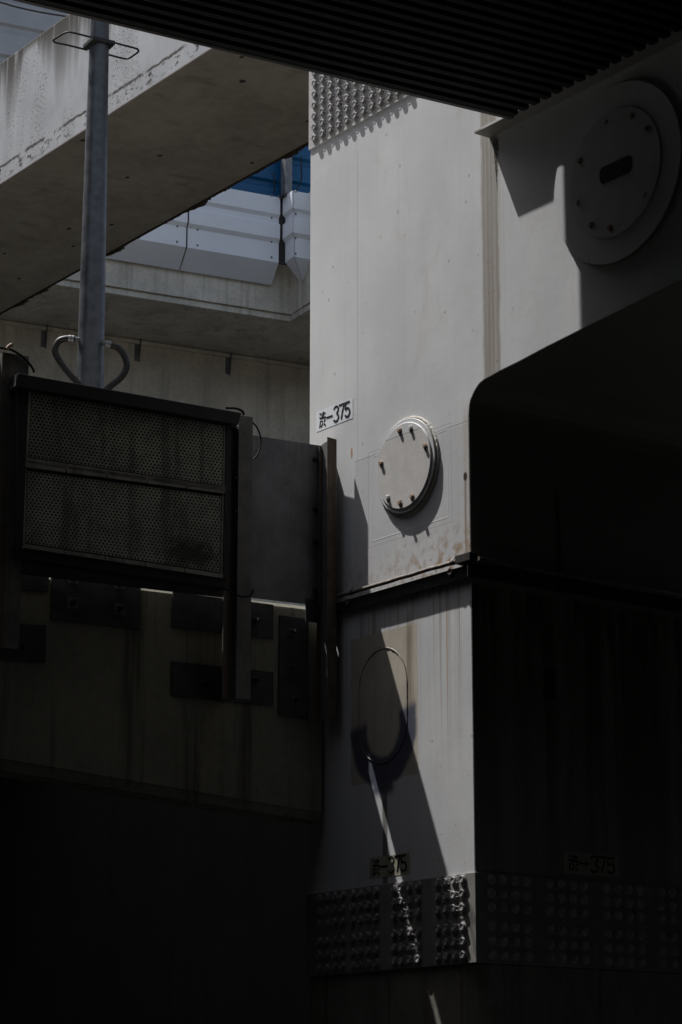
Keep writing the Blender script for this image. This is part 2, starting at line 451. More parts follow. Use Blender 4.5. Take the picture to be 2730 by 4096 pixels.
def perf_metal():
    t = NT('perforated_sheet_metal')
    px = t.dot(t.pos, V((1, 0, 0))); z = t.dot(t.pos, Z)
    a = t.noise(t.pos, 2.2, 5, .65); b = t.noise(t.pos, 14, 4); c = t.noise(t.vec(px * 7, z * .5, 0), 1, 5, .65)
    col = t.mix((.24, .24, .20), (.44, .44, .37), t.ss(a * .7 + b * .3, .36, .64))
    col = t.mix(col, (.08, .08, .06), t.ss(c, .5, .66) * .6)
    d0 = W(770, 2215, .11)
    d = t.math('SQRT', (px - d0.x) * (px - d0.x) + (z - d0.z) * (z - d0.z) * 3.2)
    col = t.mix(col, (.05, .05, .04), t.ss(d + (b - .5) * .3, .34, .08) * .85)
    return t.done(col, .6, .1, b, .15, .004, .3)
M_PERF = perf_metal()
M_CASE = simple('absorber_casing_steel', (.028, .028, .028), .6, .1, .2, 6, .1)
M_TRAY = simple('absorber_rail', (.30, .29, .25), .5, .2, .3, 8, .1, streak=.4)
M_BLACK = simple('black_cable_sheath', (.014, .014, .014), .8, 0, .2, 30, .05)
M_HOSE = simple('grey_conduit_hose', (.016, .0145, .0135), .5, 0, .25, 25, .15)
M_FIT = simple('steel_conduit_fitting', (.2, .2, .2), .5, .6, .2, 40, .1)
M_PIPE = simple('weathered_pipe', (.16, .14, .125), .5, .1, .5, 30, .2, rust=.25)
M_LEDGE = simple('dark_ledge_angle', (.03, .028, .026), .7, .1, .4, 9, .2, rust=.2)
M_SIGN = simple('number_plate_white', (.70, .73, .78), .5, 0, .03, 5, .05)
M_SIGN2 = simple('number_plate_yellowed', (.36, .35, .27), .5, 0, .12, 7, .05, streak=.35, streak_col=(.16, .11, .06))
M_INK = simple('black_sign_lettering', (.012, .011, .016), .5, 0, .1, 20, .02)
M_HOLE = simple('slot_plate_dark', (.02, .02, .022), .7, 0, .1, 10, .05)
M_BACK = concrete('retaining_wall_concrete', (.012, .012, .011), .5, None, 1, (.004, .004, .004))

# ------------------------------------------------------------------ ground
g = MB().poly([V((-250, -150, 0)), V((250, -150, 0)), V((250, 350, 0)), V((-250, 350, 0))]).build('ground', M_ASPH)
g['kind'] = 'structure'

# ------------------------------------------------------------------ the pier
PIER = thing('bridge_pier', pier(-1, -1, 0), 'tall white painted steel bridge pier with crossbeam, half in sun', 'bridge pier')
sL = FS(1240, 1200)[0]; DEP = 3.1
zb_lo = (FS(1880, 3853)[1])                                   # bottom of the bolted band
low = []
curve = [(1879, 1662), (1881, 1619), (1885, 1600), (1891, 1587), (1898, 1570), (1906, 1556), (1914, 1544), (1922, 1534), (1937, 1522), (1962, 1509), (2006, 1484), (2081, 1447), (2169, 1400), (2450, 1258), (2730, 1117), (3200, 880)]
outl = [(sL, zb_lo), (0, zb_lo)]
for i, (x, y) in enumerate(curve):
    s, z = FS(x, y); outl.append((max(s, 0) if i > 0 else 0, z))
outl.append((11.5, outl[-1][1] + .25))
zfl = FS(1996, 533, 0)[1]                                     # crossbeam top flange, underside
outl += [(outl[-1][0], zfl + .5), (0.25, zfl + .5), (0.25, 13.5), (sL, 13.5)]
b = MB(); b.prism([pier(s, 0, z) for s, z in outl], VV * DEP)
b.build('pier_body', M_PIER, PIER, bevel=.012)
# lower shaft: corner cut back below the bolted splice
cs = FS(1856, 3950)[0]
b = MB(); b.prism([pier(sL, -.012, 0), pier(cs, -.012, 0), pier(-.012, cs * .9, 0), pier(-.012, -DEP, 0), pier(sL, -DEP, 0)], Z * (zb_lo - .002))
b.build('lower_shaft', simple('dark_lower_shaft_paint', (.20, .19, .165), .6, 0, .2, 4, .2, streak=.6, streak_col=(.06, .05, .035)), PIER, bevel=.006)  # streaked paint, darker and browner than the body above
# top flange of the crossbeam
s0 = FS(2010, 560, .0)[0]
fl0 = F(1897, 520, .17); fs0 = (fl0 - C0).dot(S_)
zf = zfl + .0
b = MB(); b.prism([pier(fs0, .17, zf), pier(11.4, .17, zf), pier(11.4, .0, zf), pier(fs0, .0, zf)], Z * .022)
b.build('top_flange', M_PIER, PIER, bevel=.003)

# bolt master (torque-shear bolts with nut, washer and pin end)
def bolt_mesh(name, r, h, mat, mat2):
    b = MB(); b.lathe([(r * 1.25, 0), (r * 1.25, .008), (r * 1.0, .009), (r, h * .55), (r * .93, h * .60), (r * .93, h * .93), (r * .84, h), (r * .66, h), (r * .62, h * .86), (0, h * .86)], V((0, 0, 0)), Z, 14)
    me = bpy.data.meshes.new(name); me.from_pydata(b.v, [], b.f)
    me.materials.append(mat); me.materials.append(mat2)
    bm = bmesh.new(); bm.from_mesh(me); bmesh.ops.recalc_face_normals(bm, faces=bm.faces); bm.to_mesh(me); bm.free()
    nf = len(me.polygons)
    for i, p in enumerate(me.polygons):
        if i >= nf - 14: p.material_index = 1
    return me
BOLT_ME = bolt_mesh('bolt', .034, .027, M_BOLT, M_PIN)
def bolt(parent, p, n, sc=1.0, me=BOLT_ME, name='bolt'):
    o = bpy.data.objects.new(name, me); COL.objects.link(o); o.parent = parent; o.location = V(p) - WORLD[parent.name]
    o.rotation_mode = 'QUATERNION'; o.rotation_quaternion = quat_to(n) @ Quaternion(Z, random.uniform(0, 6.28)); o.scale = (sc,) * 3
    return o
def bolt_lump(parent, spots, name='bolt', mat=None):
    b = MB()
    for p, n in spots:
        r, h = .034, .027
        b.lathe([(r * 1.25, 0), (r * 1.25, .008), (r, .009), (r, h * .55), (r * .93, h * .6), (r * .84, h), (r * .66, h), (r * .62, h * .86), (0, h * .86)], p, n, 12)
    o = b.build(name, mat or M_BOLT, parent, kind='stuff'); return o
def wires(parent, pts, n):
    """one lock wire curling from bolt to bolt"""
    path = []
    for i, p in enumerate(pts):
        path.append(p + n * .012)
        if i + 1 < len(pts):
            q = pts[i + 1]; path.append((p + q) / 2 - Z * .022 + n * .016)
    b = MB(); b.tube(bez(path, 4), .0022, 5)
    return b.build('lock_wire', M_BOLT, parent, smooth=True)

# upper splice plate
PT = .014
pl_b0 = F(1235, 598, PT); ps0 = (pl_b0 - C0).dot(S_); pzb = FS(1420, 500, PT)[1]
b = MB(); b.prism([pier(ps0, 0, pzb), pier(.2, 0, pzb), pier(.2, 0, 12), pier(ps0, 0, 12)], N * PT)
UP = b.build('splice_plate', M_HATCH, PIER, bevel=.004, label='upper splice plate studded with staggered round bolts')
nb = 0; wp = []
# measured bolts: column A bottom (src px)
ax, az_ = FS(1263, 554, PT); bx, bz_ = FS(1295, 537, PT); a2x, a2z = FS(1263, 510, PT)
pitx = .118; pitz = abs(a2z - az_)
for i in range(13):
    for k in range(9):
        s = ax + (bx - ax) * i; z = az_ + pitz * k
        # stay on the plate and only as high as can be seen past the soffit
        q = pier(s, PT, z)
        if z - pzb < .05: continue
        if s > .12: continue
        dq = q - CAM; sx = dq.dot(V((1, 0, 0))) / dq.dot(ray(1365, 2048)) * FPX + 1365
        up = dq.dot(V((0, -math.sin(PITCH), math.cos(PITCH)))) / dq.dot(ray(1365, 2048)); sy = 2048 - up * FPX
        if sy < 268 + .2444 * (sx - 1160) - 60: continue
        bolt(UP, q, N, 1.06); nb += 1
        wp.append(q)
wp.sort(key=lambda q: (round(q.z, 2), (q - C0).dot(S_)))
wires(UP, wp, N)

# lower splice band round the corner
BT = .016
zt_l = FS(1880, 3492)[1]
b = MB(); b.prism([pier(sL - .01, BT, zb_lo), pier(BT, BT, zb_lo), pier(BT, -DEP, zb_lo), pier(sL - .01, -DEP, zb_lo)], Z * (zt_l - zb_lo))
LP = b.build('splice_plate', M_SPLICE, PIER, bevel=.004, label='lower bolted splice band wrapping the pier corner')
rowL = [FS(1787, y, BT)[1] for y in (3527, 3583, 3637, 3713, 3771, 3826)]
colsL = [(1281, 1311, 1343, 1373), (1415, 1444, 1475, 1508), (1580, 1609, 1642, 1676), (1755, 1787, 1820, 1855)]
colsR = [(1967, 2014, 2062, 2109), (2201, 2247, 2293, 2337), (2428, 2473, 2518, 2562), (2647, 2692, 2737, 2782)]
lump = []; nlow = 0
for gi, grp in enumerate(colsL):
    wp = []
    for ci, cx in enumerate(grp):
        s = FS(cx, 3640, BT)[0]
        for z in rowL:
            p = pier(s, BT, z + random.uniform(-.003, .003))
            if gi >= 2 and nlow + nb < 99: bolt(LP, p, N); nlow += 1
            else: lump.append((p, N))
            wp.append(p)
    wp.sort(key=lambda q: (round(q.z, 1), (q - C0).dot(S_)))
    wires(LP, wp, N)
for gi, grp in enumerate(colsR):
    wp = []
    for ci, cx in enumerate(grp):
        r = RS(cx, 3640, BT)[0]
        for z in rowL:
            p = C0 + S_ * BT + VV * r + Z * z
            lump.append((p, S_))
            wp.append(p)
    wp.sort(key=lambda q: (round(q.z, 1), (q - C0).dot(VV)))
    wires(LP, wp, S_)
bolt_lump(LP, [q for q in lump if q[1] is N]); bolt_lump(LP, [q for q in lump if q[1] is not N], mat=simple('pale_painted_bolt', (.38, .37, .36), .5, 0, .3, 20, .1))
print('bolts', nb, nlow, len(lump))

# round access hatch on the column
def hatch(cx, cy, rad, label, bolts, thick=.05, ring=.072, name='access_hatch', rr=1.10):
    s, z = FS(cx, cy, ring + thick)
    o = pier(s, 0, z)
    b = MB(); R1 = rad * rr
    b.lathe([(R1 + .016, 0), (R1 + .012, .008), (R1 + .003, .012), (R1, .013), (R1, ring - .004), (R1 - .004, ring), (rad * .7, ring)], o, N, 72)
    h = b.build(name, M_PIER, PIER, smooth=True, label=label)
    b = MB(); b.lathe([(rad, ring - .01), (rad, ring + thick - .004), (rad - .005, ring + thick), (0, ring + thick)], o, N, 72)
    b.build('cover_plate', M_HCOAT if rr < 1.2 else M_HATCH, h, smooth=True)
    b = MB()
    pts = [o + N * .006 + (S_ * math.cos(a) + Z * math.sin(a)) * (R1 + .012 + .002 * math.sin(a * 61) + random.uniform(-.002, .002)) for a in [i * 2 * math.pi / 200 for i in range(200)]]
    b.tube(pts, [.012 + random.uniform(-.0025, .0025) for _ in pts], 6, closed=True)
    b.build('weld_bead', M_WELD, h, smooth=True)
    for i, a in enumerate(bolts):
        a = R(a); p = o + N * (ring + thick) + (S_ * math.cos(a) + Z * math.sin(a)) * rad * .86
        b = MB(); b.lathe([(.03, 0), (.03, .005), (.021, .006), (.021, .018), (.018, .021), (0, .021)], p, N, 6, rot=i * .3)
        b.build('hatch_bolt', M_RUST if i % 3 != 1 else M_HATCH, h)
    return h, o
zz0 = F(1614, 1692, .1).z; zz1 = F(1608, 2036, .1).z
hr = (zz0 - zz1) / 2
print('hatch radius', hr)
H1, ho = hatch(1614, 1862, hr, 'small round hatch cover with rusty bolts, in full sun', [98, 70, 18, 164, 228, 262, 292], thick=.016, ring=.036)
z2a = F(2440, 430, .1).z; z2b = F(2440, 938, .1).z
hr2 = (z2a - z2b) / 2
print('hatch2 radius', hr2)
H2, ho2 = hatch(2457, 688, hr2, 'large round hatch cover with oblong slot, mostly in shade', [150, 195, 232, 262, 318, 30, 60, 100], thick=.016, ring=.05, rr=1.40)
b = MB()
hp = [pier((ho2 - C0).dot(S_) + x * 1.4, .0662, ho2.z + z * 1.4) for x, z in ((-.10, -.045), (.13, -.045), (.15, -.02), (.15, .04), (.13, .06), (-.10, .06), (-.12, .04), (-.12, -.02))]
b.prism(hp, N * .006); b.build('hand_slot', M_HOLE, H2)

# oval welded-over opening on the lower column
o0, _z = FS(1437, 2850); o1, _z2 = FS(1629, 2760); oc = (o0 + o1) / 2; orad = (o1 - o0) / 2
ozt = FS(1535, 2592)[1] - orad; ozb = FS(1520, 3055)[1] + orad
pts = []
for i in range(40): a = math.pi * i / 40; pts.append(pier(oc + orad * math.cos(a), .001, ozt + orad * math.sin(a)))
for i in range(14): pts.append(pier(oc - orad, .001, lerp(ozt, ozb, i / 14)))
for i in range(40): a = math.pi + math.pi * i / 40; pts.append(pier(oc + orad * math.cos(a), .001, ozb + orad * math.sin(a)))
for i in range(14): pts.append(pier(oc + orad, .001, lerp(ozb, ozt, i / 14)))
b = MB(); b.tube(pts, [.0048 + random.uniform(-.002, .002) for _ in pts], 6, closed=True)
b.build('weld_bead', M_PIER, PIER, smooth=True, label='weld bead closing a tall oval opening')

# ledge angle round the pier
lt = FS(1877, 2262, .040)[1]; lb = FS(1877, 2308, .040)[1]
b = MB()
b.prism([pier(sL, 0, lt), pier(.040, 0, lt), pier(.040, .040, lt), pier(sL, .040, lt)], Z * .01)
b.prism([pier(sL, .031, lb), pier(.040, .031, lb), pier(.040, .040, lb), pier(sL, .040, lb)], Z * (lt - lb - .001))
b.prism([pier(.0, .0, lt + .0115), pier(.040, .0, lt + .0115), pier(.040, -DEP, lt + .0115), pier(.0, -DEP, lt + .0115)], Z * .01)
b.prism([pier(.031, .07, lb), pier(.0402, .07, lb), pier(.0402, -DEP, lb), pier(.031, -DEP, lb)], Z * (lt - lb - .001))
b.build('drip_ledge', M_LEDGE, PIER)

# pipe run on the ledge with elbow box
PIPE = thing('drain_pipe', pier(-.8, .05, lt), 'thin weathered conduit pipe clipped along the ledge of the white pier', 'pipe')
pzL = FS(1355, 2381, .058)[1]; pzR = FS(1834, 2247, .058)[1]; sA = FS(1300, 2381, .058)[0]; sB = FS(1840, 2247, .058)[0]
pz = (pzL + pzR) / 2
b = MB(); b.tube([pier(lerp(sA, sB, i / 14), .058, pz + random.uniform(-.003, .003)) for i in range(15)], .019, 12)
b.build('pipe_run', M_PIPE, PIPE, smooth=True)
b = MB(); b.tube([C0 + S_ * .058 + VV * (i * .2 + .03) + Z * (pz - .002 * i) for i in range(13)], .019, 12)
b.build('pipe_run', M_PIPE, PIPE, smooth=True)
for x in (1405, 1815):
    s = FS(x, 2350, .058)[0]
    b = MB(); b.tube([pier(s - .02, .058, pz), pier(s + .02, .058, pz)], .026, 12); b.tube([pier(s, .058, pz + .02), pier(s, .04, pz + .05)], .008, 6)
    b.build('pipe_clamp', M_PIPE, PIPE)
for x in (1395, 1807):
    s = FS(x, 2372, .04)[0]
    b = MB(); b.lathe([(.028, 0), (.028, .02), (.012, .02), (.012, .0)], pier(s, .041, lt - .01), N, 14); b.build('pipe_clamp', M_PIPE, PIPE)
bx0 = FS(1834, 2230, .04)[0]
b = MB(); b.prism([pier(bx0, .0, pz - .035), pier(.078, .0, pz - .03), pier(.078, .078, pz - .03), pier(bx0, .078, pz - .03)], Z * .075)
b.build('elbow_box', M_LEDGE, PIPE, bevel=.006)

# ------------------------------------------------------------------ number plates
def stroke(b, pts, w, fn, lift):
    """ribbon with mitred joints and rounded ends on the plate"""
    pts = [V((p[0], p[1], 0)) for p in pts]; n = len(pts); L = []; Rr = []
    for i in range(n):
        t = (pts[min(i + 1, n - 1)] - pts[max(i - 1, 0)]).normalized(); o = V((-t.y, t.x, 0)) * w / 2
        if 0 < i < n - 1:
            t1 = (pts[i] - pts[i - 1]).normalized(); c = max(.5, t.dot(t1)); o = o / c
        L.append(pts[i] + o); Rr.append(pts[i] - o)
    def cap(c, a, bb):
        r = (a - c); out = []
        for k in range(1, 5):
            q = math.pi * k / 5; out.append(c + Matrix.Rotation(q, 3, 'Z') @ r)
        return out
    loop = L + cap(pts[-1], L[-1], Rr[-1])[::1] if False else None
    t0 = (pts[1] - pts[0]).normalized() * w * .18; te = (pts[-1] - pts[-2]).normalized() * w * .18
    for i in range(n - 1):
        b.poly([fn(L[i], lift), fn(Rr[i], lift), fn(Rr[i + 1], lift), fn(L[i + 1], lift)])
    c0, ce = (L[0] + Rr[0]) / 2, (L[-1] + Rr[-1]) / 2
    b.poly([fn(L[0], lift), fn(c0 + (L[0] - c0) * .5 - t0, lift), fn(c0 + (Rr[0] - c0) * .5 - t0, lift), fn(Rr[0], lift)])
    b.poly([fn(Rr[-1], lift), fn(ce + (Rr[-1] - ce) * .5 + te, lift), fn(ce + (L[-1] - ce) * .5 + te, lift), fn(L[-1], lift)])
def arc(cx, cy, rx, ry, a0, a1, n=14):
    return [(cx + rx * math.cos(R(lerp(a0, a1, i / n))), cy + ry * math.sin(R(lerp(a0, a1, i / n)))) for i in range(n + 1)]
def crop(x, y):                                        # measured stroke ends -> plate fractions (y up)
    u = (x - 208) / 1149; v = 1 - (y - (625 - 460 * u)) / 632
    return u, v
def number_plate(o, ax, nrm, Wd_, Hh, mat, label, thick=.0012):
    root = thing('number_plate', o, label, 'number plate', 'number plates on the pier')
    b = MB(); b.prism([o, o + ax * Wd_, o + ax * Wd_ + Z * Hh, o + Z * Hh], nrm * thick)
    b.build('plate_board', mat, root)
    b = MB(); k = [0]
    def fn(p, lift): return o + ax * (p.x * Wd_) + Z * (p.y * Hh) + nrm * (thick + lift)
    asp = Wd_ / Hh
    def fa(p, lift): return o + ax * (p.x * Hh) + Z * (p.y * Hh) + nrm * (thick + lift)
    def st(pts, w=.082, raw=False):
        q = [(crop(*p)[0] * asp, crop(*p)[1]) for p in pts] if not raw else [(p[0] * asp, p[1]) for p in pts]
        k[0] += 1; stroke(b, q, w, fa, .0008 + .00012 * k[0])
    # kanji, drawn in its stencil strokes
    w = .095
    st([(318, 655), (350, 705)], w); st([(316, 785), (350, 830)], w); st([(345, 895), (318, 1120)], w)
    st([(390, 650), (390, 790)], w); st([(438, 600), (438, 775)], w); st([(455, 662), (500, 645)], w)
    st([(362, 822), (510, 768)], w); st([(380, 890), (413, 935)], w); st([(415, 990), (360, 1095)], w)
    st([(500, 838), (455, 920)], w); st([(455, 985), (505, 1040)], w)
    st([(535, 800), (728, 730)], .105)
    w = .105
    # digits in plate fractions
    def dig3(x):
        a = arc(x, .735, .062, .165, 160, -75, 12); c = arc(x - .002, .345, .068, .19, 78, -155, 14)
        st(a, w, True); st(c, w, True)
    xs = [crop(838, 700)[0], crop(1015, 600)[0], crop(1190, 550)[0]]
    dig3(xs[0])
    st([(xs[1] - .072, .885), (xs[1] + .070, .885), (xs[1] + .02, .55), (xs[1] - .012, .17)], w, True)
    st([(xs[2] + .062, .885), (xs[2] - .046, .885), (xs[2] - .056, .575)] + arc(xs[2] - .002, .385, .066, .215, 130, -150, 14), w, True)
    b.build('lettering', M_INK, root, recalc=True)
    return root
tl = F(1266, 1650, .0); s_a, z_a = FS(1267, 1729); s_b, z_b = FS(1413, 1672); s_t = FS(1267, 1650)[1]
z_a2 = (z_a + z_b) / 2; hgt = (FS(1340, 1620.5)[1] - FS(1340, 1700)[1])
number_plate(pier(s_a, .001, FS(1340, 1700.5)[1]), S_, N, s_b - s_a, hgt, M_SIGN, 'clean white 渋-375 number plate high on the sunlit pier face')
s_a = FS(1480, 3510)[0]; s_b = FS(1641, 3490)[0]; zl = FS(1560, 3506)[1]
number_plate(pier(s_a, .001, zl), S_, N, s_b - s_a, FS(1560, 3421)[1] - zl, M_SIGN2, 'yellowed 渋-375 number plate crossed by a sliver of sun above the bolts')
r_a = RS(2256, 3500)[0]; r_b = RS(2475, 3500)[0]; zl = RS(2365, 3501)[1]
number_plate(C0 + S_ * .001 + VV * r_a + Z * zl, VV, S_, r_b - r_a, RS(2365, 3416)[1] - zl, M_SIGN2, 'dim 渋-375 number plate on the shaded side of the pier')

# ------------------------------------------------------------------ viaduct deck overhead with ribbed soffit panels
AD = R(60.4); Dd = V((-math.sin(AD), -math.cos(AD), 0))          # along the ribs, towards us and left
pend = F(2028, 479, .40)                                        # near the crossbeam: end of the first rib
zs = pend.z
DECK = thing('viaduct_deck', pend, 'dark viaduct deck overhead with ribbed soffit panels along its underside', 'viaduct')
print('soffit z', zs, 'pend s', (pend - C0).dot(S_))
b = MB(); pit = .142; nr = 150; Lr = 30
prof = [(0, 0), (.068, 0), (.080, .075), (.130, .075), (pit, 0)]
def at(t, off, h): # rib ends step along the crossbeam face
    return pend + S_ * t + Dd * off + Z * h
vs = []
for i in range(nr):
    for (x, h) in prof[:-1]: vs.append((i * pit + x + .075, h))
vs.append((nr * pit + .075, 0))
k = len(b.v)
for (t, h) in vs: b.v.append(at(t, 0, h)); b.v.append(at(t, Lr, h))
for i in range(len(vs) - 1): b.f.append([k + 2 * i, k + 2 * i + 1, k + 2 * i + 3, k + 2 * i + 2])
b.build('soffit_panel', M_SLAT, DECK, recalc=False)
# perforated returns at the rib ends (small holes let the sun through)
for i in range(12):
    b = MB(); t0 = i * pit + .078; nc, nrw = 6, 7; du, dv = .064 / nc, .073 / nrw
    for c in range(nc):
        for rr in range(nrw):
            cu, cv = t0 + (c + .5) * du, .002 + (rr + .5) * dv; k = len(b.v)
            for (x, y) in ((1, 0), (1, 1), (0, 1), (-1, 1), (-1, 0), (-1, -1), (0, -1), (1, -1)): b.v.append(at(cu + x * du / 2, 0, cv + y * dv / 2))
            for a in range(8):
                th = math.pi * a / 4; b.v.append(at(cu + .30 * du * math.cos(th), 0, cv + .30 * du * math.sin(th)))
            for a in range(8):
                e2 = (a + 1) % 8; b.f.append([k + a, k + e2, k + 8 + e2, k + 8 + a])
    o = b.build('perforated_end', M_SLATE, DECK, recalc=False)
    bm = bmesh.new(); bm.from_mesh(o.data); bmesh.ops.remove_doubles(bm, verts=bm.verts, dist=.0004); bm.to_mesh(o.data); bm.free()
# edge trim along the lit side
b = MB(); b.box(at(.02, -.02, -.004), S_ * .05, Dd * Lr, Z * .09); b.build('edge_trim', M_SLATE, DECK, bevel=.003)
# the slab itself, set back from the crossbeam
def deck(s, d, z): return pier(s, d, z)
de = pier(.245, .55, 0); df = de + Dd * 75; db = pier(60, .55, 0); dg = db + Dd * 75
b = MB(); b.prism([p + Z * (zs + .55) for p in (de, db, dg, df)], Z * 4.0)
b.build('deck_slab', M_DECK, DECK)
DECK2 = thing('viaduct_deck', pier(2, -3, zs), 'dark continuation of the viaduct deck beyond the white crossbeam', 'viaduct')
b = MB(); b.prism([deck(.7, -DEP - .3, zs + .3), deck(60, -DEP - .3, zs + .3), deck(60, -60, zs + .3), deck(2.5, -60, zs + .3)], Z * 1.2)
b.build('deck_slab', M_DECK, DECK2)

# ------------------------------------------------------------------ steel screen, posts and parapet at the left
# angle post by the pier
POST = thing('steel_post', W(1328, 2870), 'brown rusty steel post standing right against the white pier', 'post', 'posts of the steel screen')
zt = W(1348, 1758).z; zb = W(1335, 2872).z; fr = PW.copy(); fr.z = 0
fl = fr - Wd * .098
b = MB()
b.prism([fl + Z * zb, fr + Z * zb, fr + Z * zt, fl + Z * (zt + .012)], -M * .009); b.build('front_flange', M_POST, POST, bevel=.002)
b = MB()
fm = fr - Wd * .053
b.prism([fm - M * .0095 + Z * zb, fm - M * .1995 + Z * zb, fm - M * .1995 + Z * (zt - .012), fm - M * .0095 + Z * (zt + .006)], Wd * .008); b.build('web_plate', M_STEEL, POST)
b = MB()
b.prism([fl - M * .2 + Z * zb, fr - M * .2 + Z * zb, fr - M * .2 + Z * (zt - .02), fl - M * .2 + Z * (zt - .02)], -M * .004); b.build('rear_flange', M_POST, POST)
# plain steel plate between the posts
PM = -.2045
plz0 = W(1010, 1741, PM).z; plz1 = W(1280, 1782, PM).z; pb = W(1150, 2408, PM).z
print('plate top', plz0, plz1, 'bottom', pb)
pr = fr - M * .2045 + Wd * .045; pr.z = 0; pq = fm - M * .2045; pq.z = 0
pl = W(960, 1800, PM); pl.z = 0
PLATE = thing('steel_plate', (pl + pr) / 2 + Z * pb, 'plain grey steel sheet closing the gap between two posts', 'steel plate')
b = MB(); b.prism([pl + Z * pb, pr + Z * pb, pr + Z * plz1, pl + Z * plz0], -M * .006); b.build('sheet', M_STEEL, PLATE)
b = MB(); e = pq - Wd * .035
b.prism([e + Z * pb, e + Wd * .03 + Z * pb, e + Wd * .03 + Z * (plz1 - .02), e + Z * (plz1 - .02)], M * .03); b.build('edge_angle', M_POST2, PLATE)
fa = W(1222, 2450, PM); fa.z = 0
b = MB(); b.prism([fa + Z * (pb - .16), pr + Z * (pb - .16), pr + Z * (pb + .05), fa + Z * (pb + .05)], M * .012); b.build('foot_strip', M_DARKST, PLATE)
for y in (1838, 2035, 2165, 2360):
    p = W(1262, y, PM)
    b = MB(); b.lathe([(.026, 0), (.026, .008), (.017, .009), (.017, .03), (.01, .031), (.01, .045), (0, .045)], p - Wd * .004 + M * .001, M, 6); b.build('bolt', M_DARKST, PLATE)
# concrete parapet girder
CM = -.271
ctop = W(1010, 2398, CM).z; print('concrete top', ctop)
cr = W(1292, 2600, CM); cr.z = 0; cl = W(-400, 2500, CM) - Wd * 14; cl.z = 0
cr2 = W(1288, 3100, CM); cr2.z = 0
GIR = thing('parapet_girder', (cl + cr) / 2, 'stained dark concrete parapet girder under the steel screen', 'parapet')
zbl = W(0, 3037, CM).z; zbr = W(1288, 3255, CM).z
ch = .035
def pg(p, z, m=0): return V((p.x, p.y, 0)) + Z * z + M * m
zstep = W(1240, 2870, CM).z
b = MB()
_a = W(0, 3037, CM); zbl2 = zbl + (zbl - zbr) * ((_a - cl).dot(Wd)) / ((cr2 - _a).dot(Wd))
b.prism([pg(cl, zbl2), pg(cr, zbr), pg(cr, ctop - ch), pg(cl, ctop - ch)], -M * .38)
b.build('girder_body', M_PARA, GIR, bevel=.012)
b = MB(); b.prism([pg(cr, ctop - ch + .0005), pg(cr, ctop - ch + .0005, -.38), pg(cr, ctop, -.38), pg(cr, ctop, -.03)], cl - cr)
b.build('coping', M_PARA, GIR)
b = MB()
b.prism([pg(cl, zbl2 - .12, -.04), pg(cr2, zbr - .07, -.04), pg(cr2, zbr - .001, -.002), pg(cl, zbl2 - .001, -.002)], -M * .33)
b.build('drip_edge', M_PARA, GIR)
# road slab behind it, unseen, made pale and long to bounce sunlight
b = MB(); sf = [cl - M * .4, cr - M * .4]
b.prism([pg(cl, ctop - .75, -.4), pg(cr2, ctop - .75, -.4), pg(cr2, ctop - .75, -.4) + U * 25, pg(cl, ctop - .75, -.4) + U * 30], Z * .35)
b.build('road_slab', M_ROAD, GIR)
# anchor plates on the parapet
def anchor(quad, bolts, label, m=CM + .001, t=.018, washer=.05, mat=M_DARKST):
    pts = [W(x, y, m) for x, y in quad]
    root = thing('anchor_plate', sum(pts, V()) / len(pts), label, 'anchor plate', 'anchor plates on the parapet')
    b = MB(); b.prism(pts, M * t); b.build('plate', mat, root, bevel=.002)
    for x, y in bolts:
        p = W(x, y, m + t)
        b = MB(); b.box(p - Wd * washer - Z * washer + M * .0005, Wd * washer * 2, Z * washer * 2, M * .008); b.build('washer', M_POST2, root)
        b = MB(); b.lathe([(.03, 0), (.03, .03), (.018, .031), (.018, .075), (0, .075)], p + M * .009, M, 6); b.build('nut', M_DARKST, root)
    return root
anchor([(203, 2480), (203, 2240), (562, 2290), (558, 2520)], [(292, 2312), (478, 2335), (290, 2412), (478, 2437)], 'wide dark anchor plate with four square washers below the perforated panels')
anchor([(1112, 2862), (1117, 2462), (1232, 2478), (1232, 2880)], [(1170, 2530), (1168, 2672), (1180, 2802)], 'narrow upright anchor plate with three bolts beside the brown post', washer=.035)
anchor([(686, 2510), (690, 2368), (1092, 2420), (1092, 2556)], [(1022, 2485)], 'upper anchor plate behind the grey middle post', washer=.03)
anchor([(686, 2785), (688, 2646), (1092, 2690), (1092, 2825)], [(817, 2735), (1024, 2722)], 'lower anchor plate behind the foot of the grey middle post', washer=.03)
anchor([(-60, 2352), (-60, 2215), (200, 2240), (190, 2367)], [], 'upper anchor plate at the left post', washer=.03)
anchor([(-60, 2635), (-60, 2490), (183, 2502), (180, 2650)], [(88, 2585)], 'lower anchor plate at the foot of the left post', washer=.03)
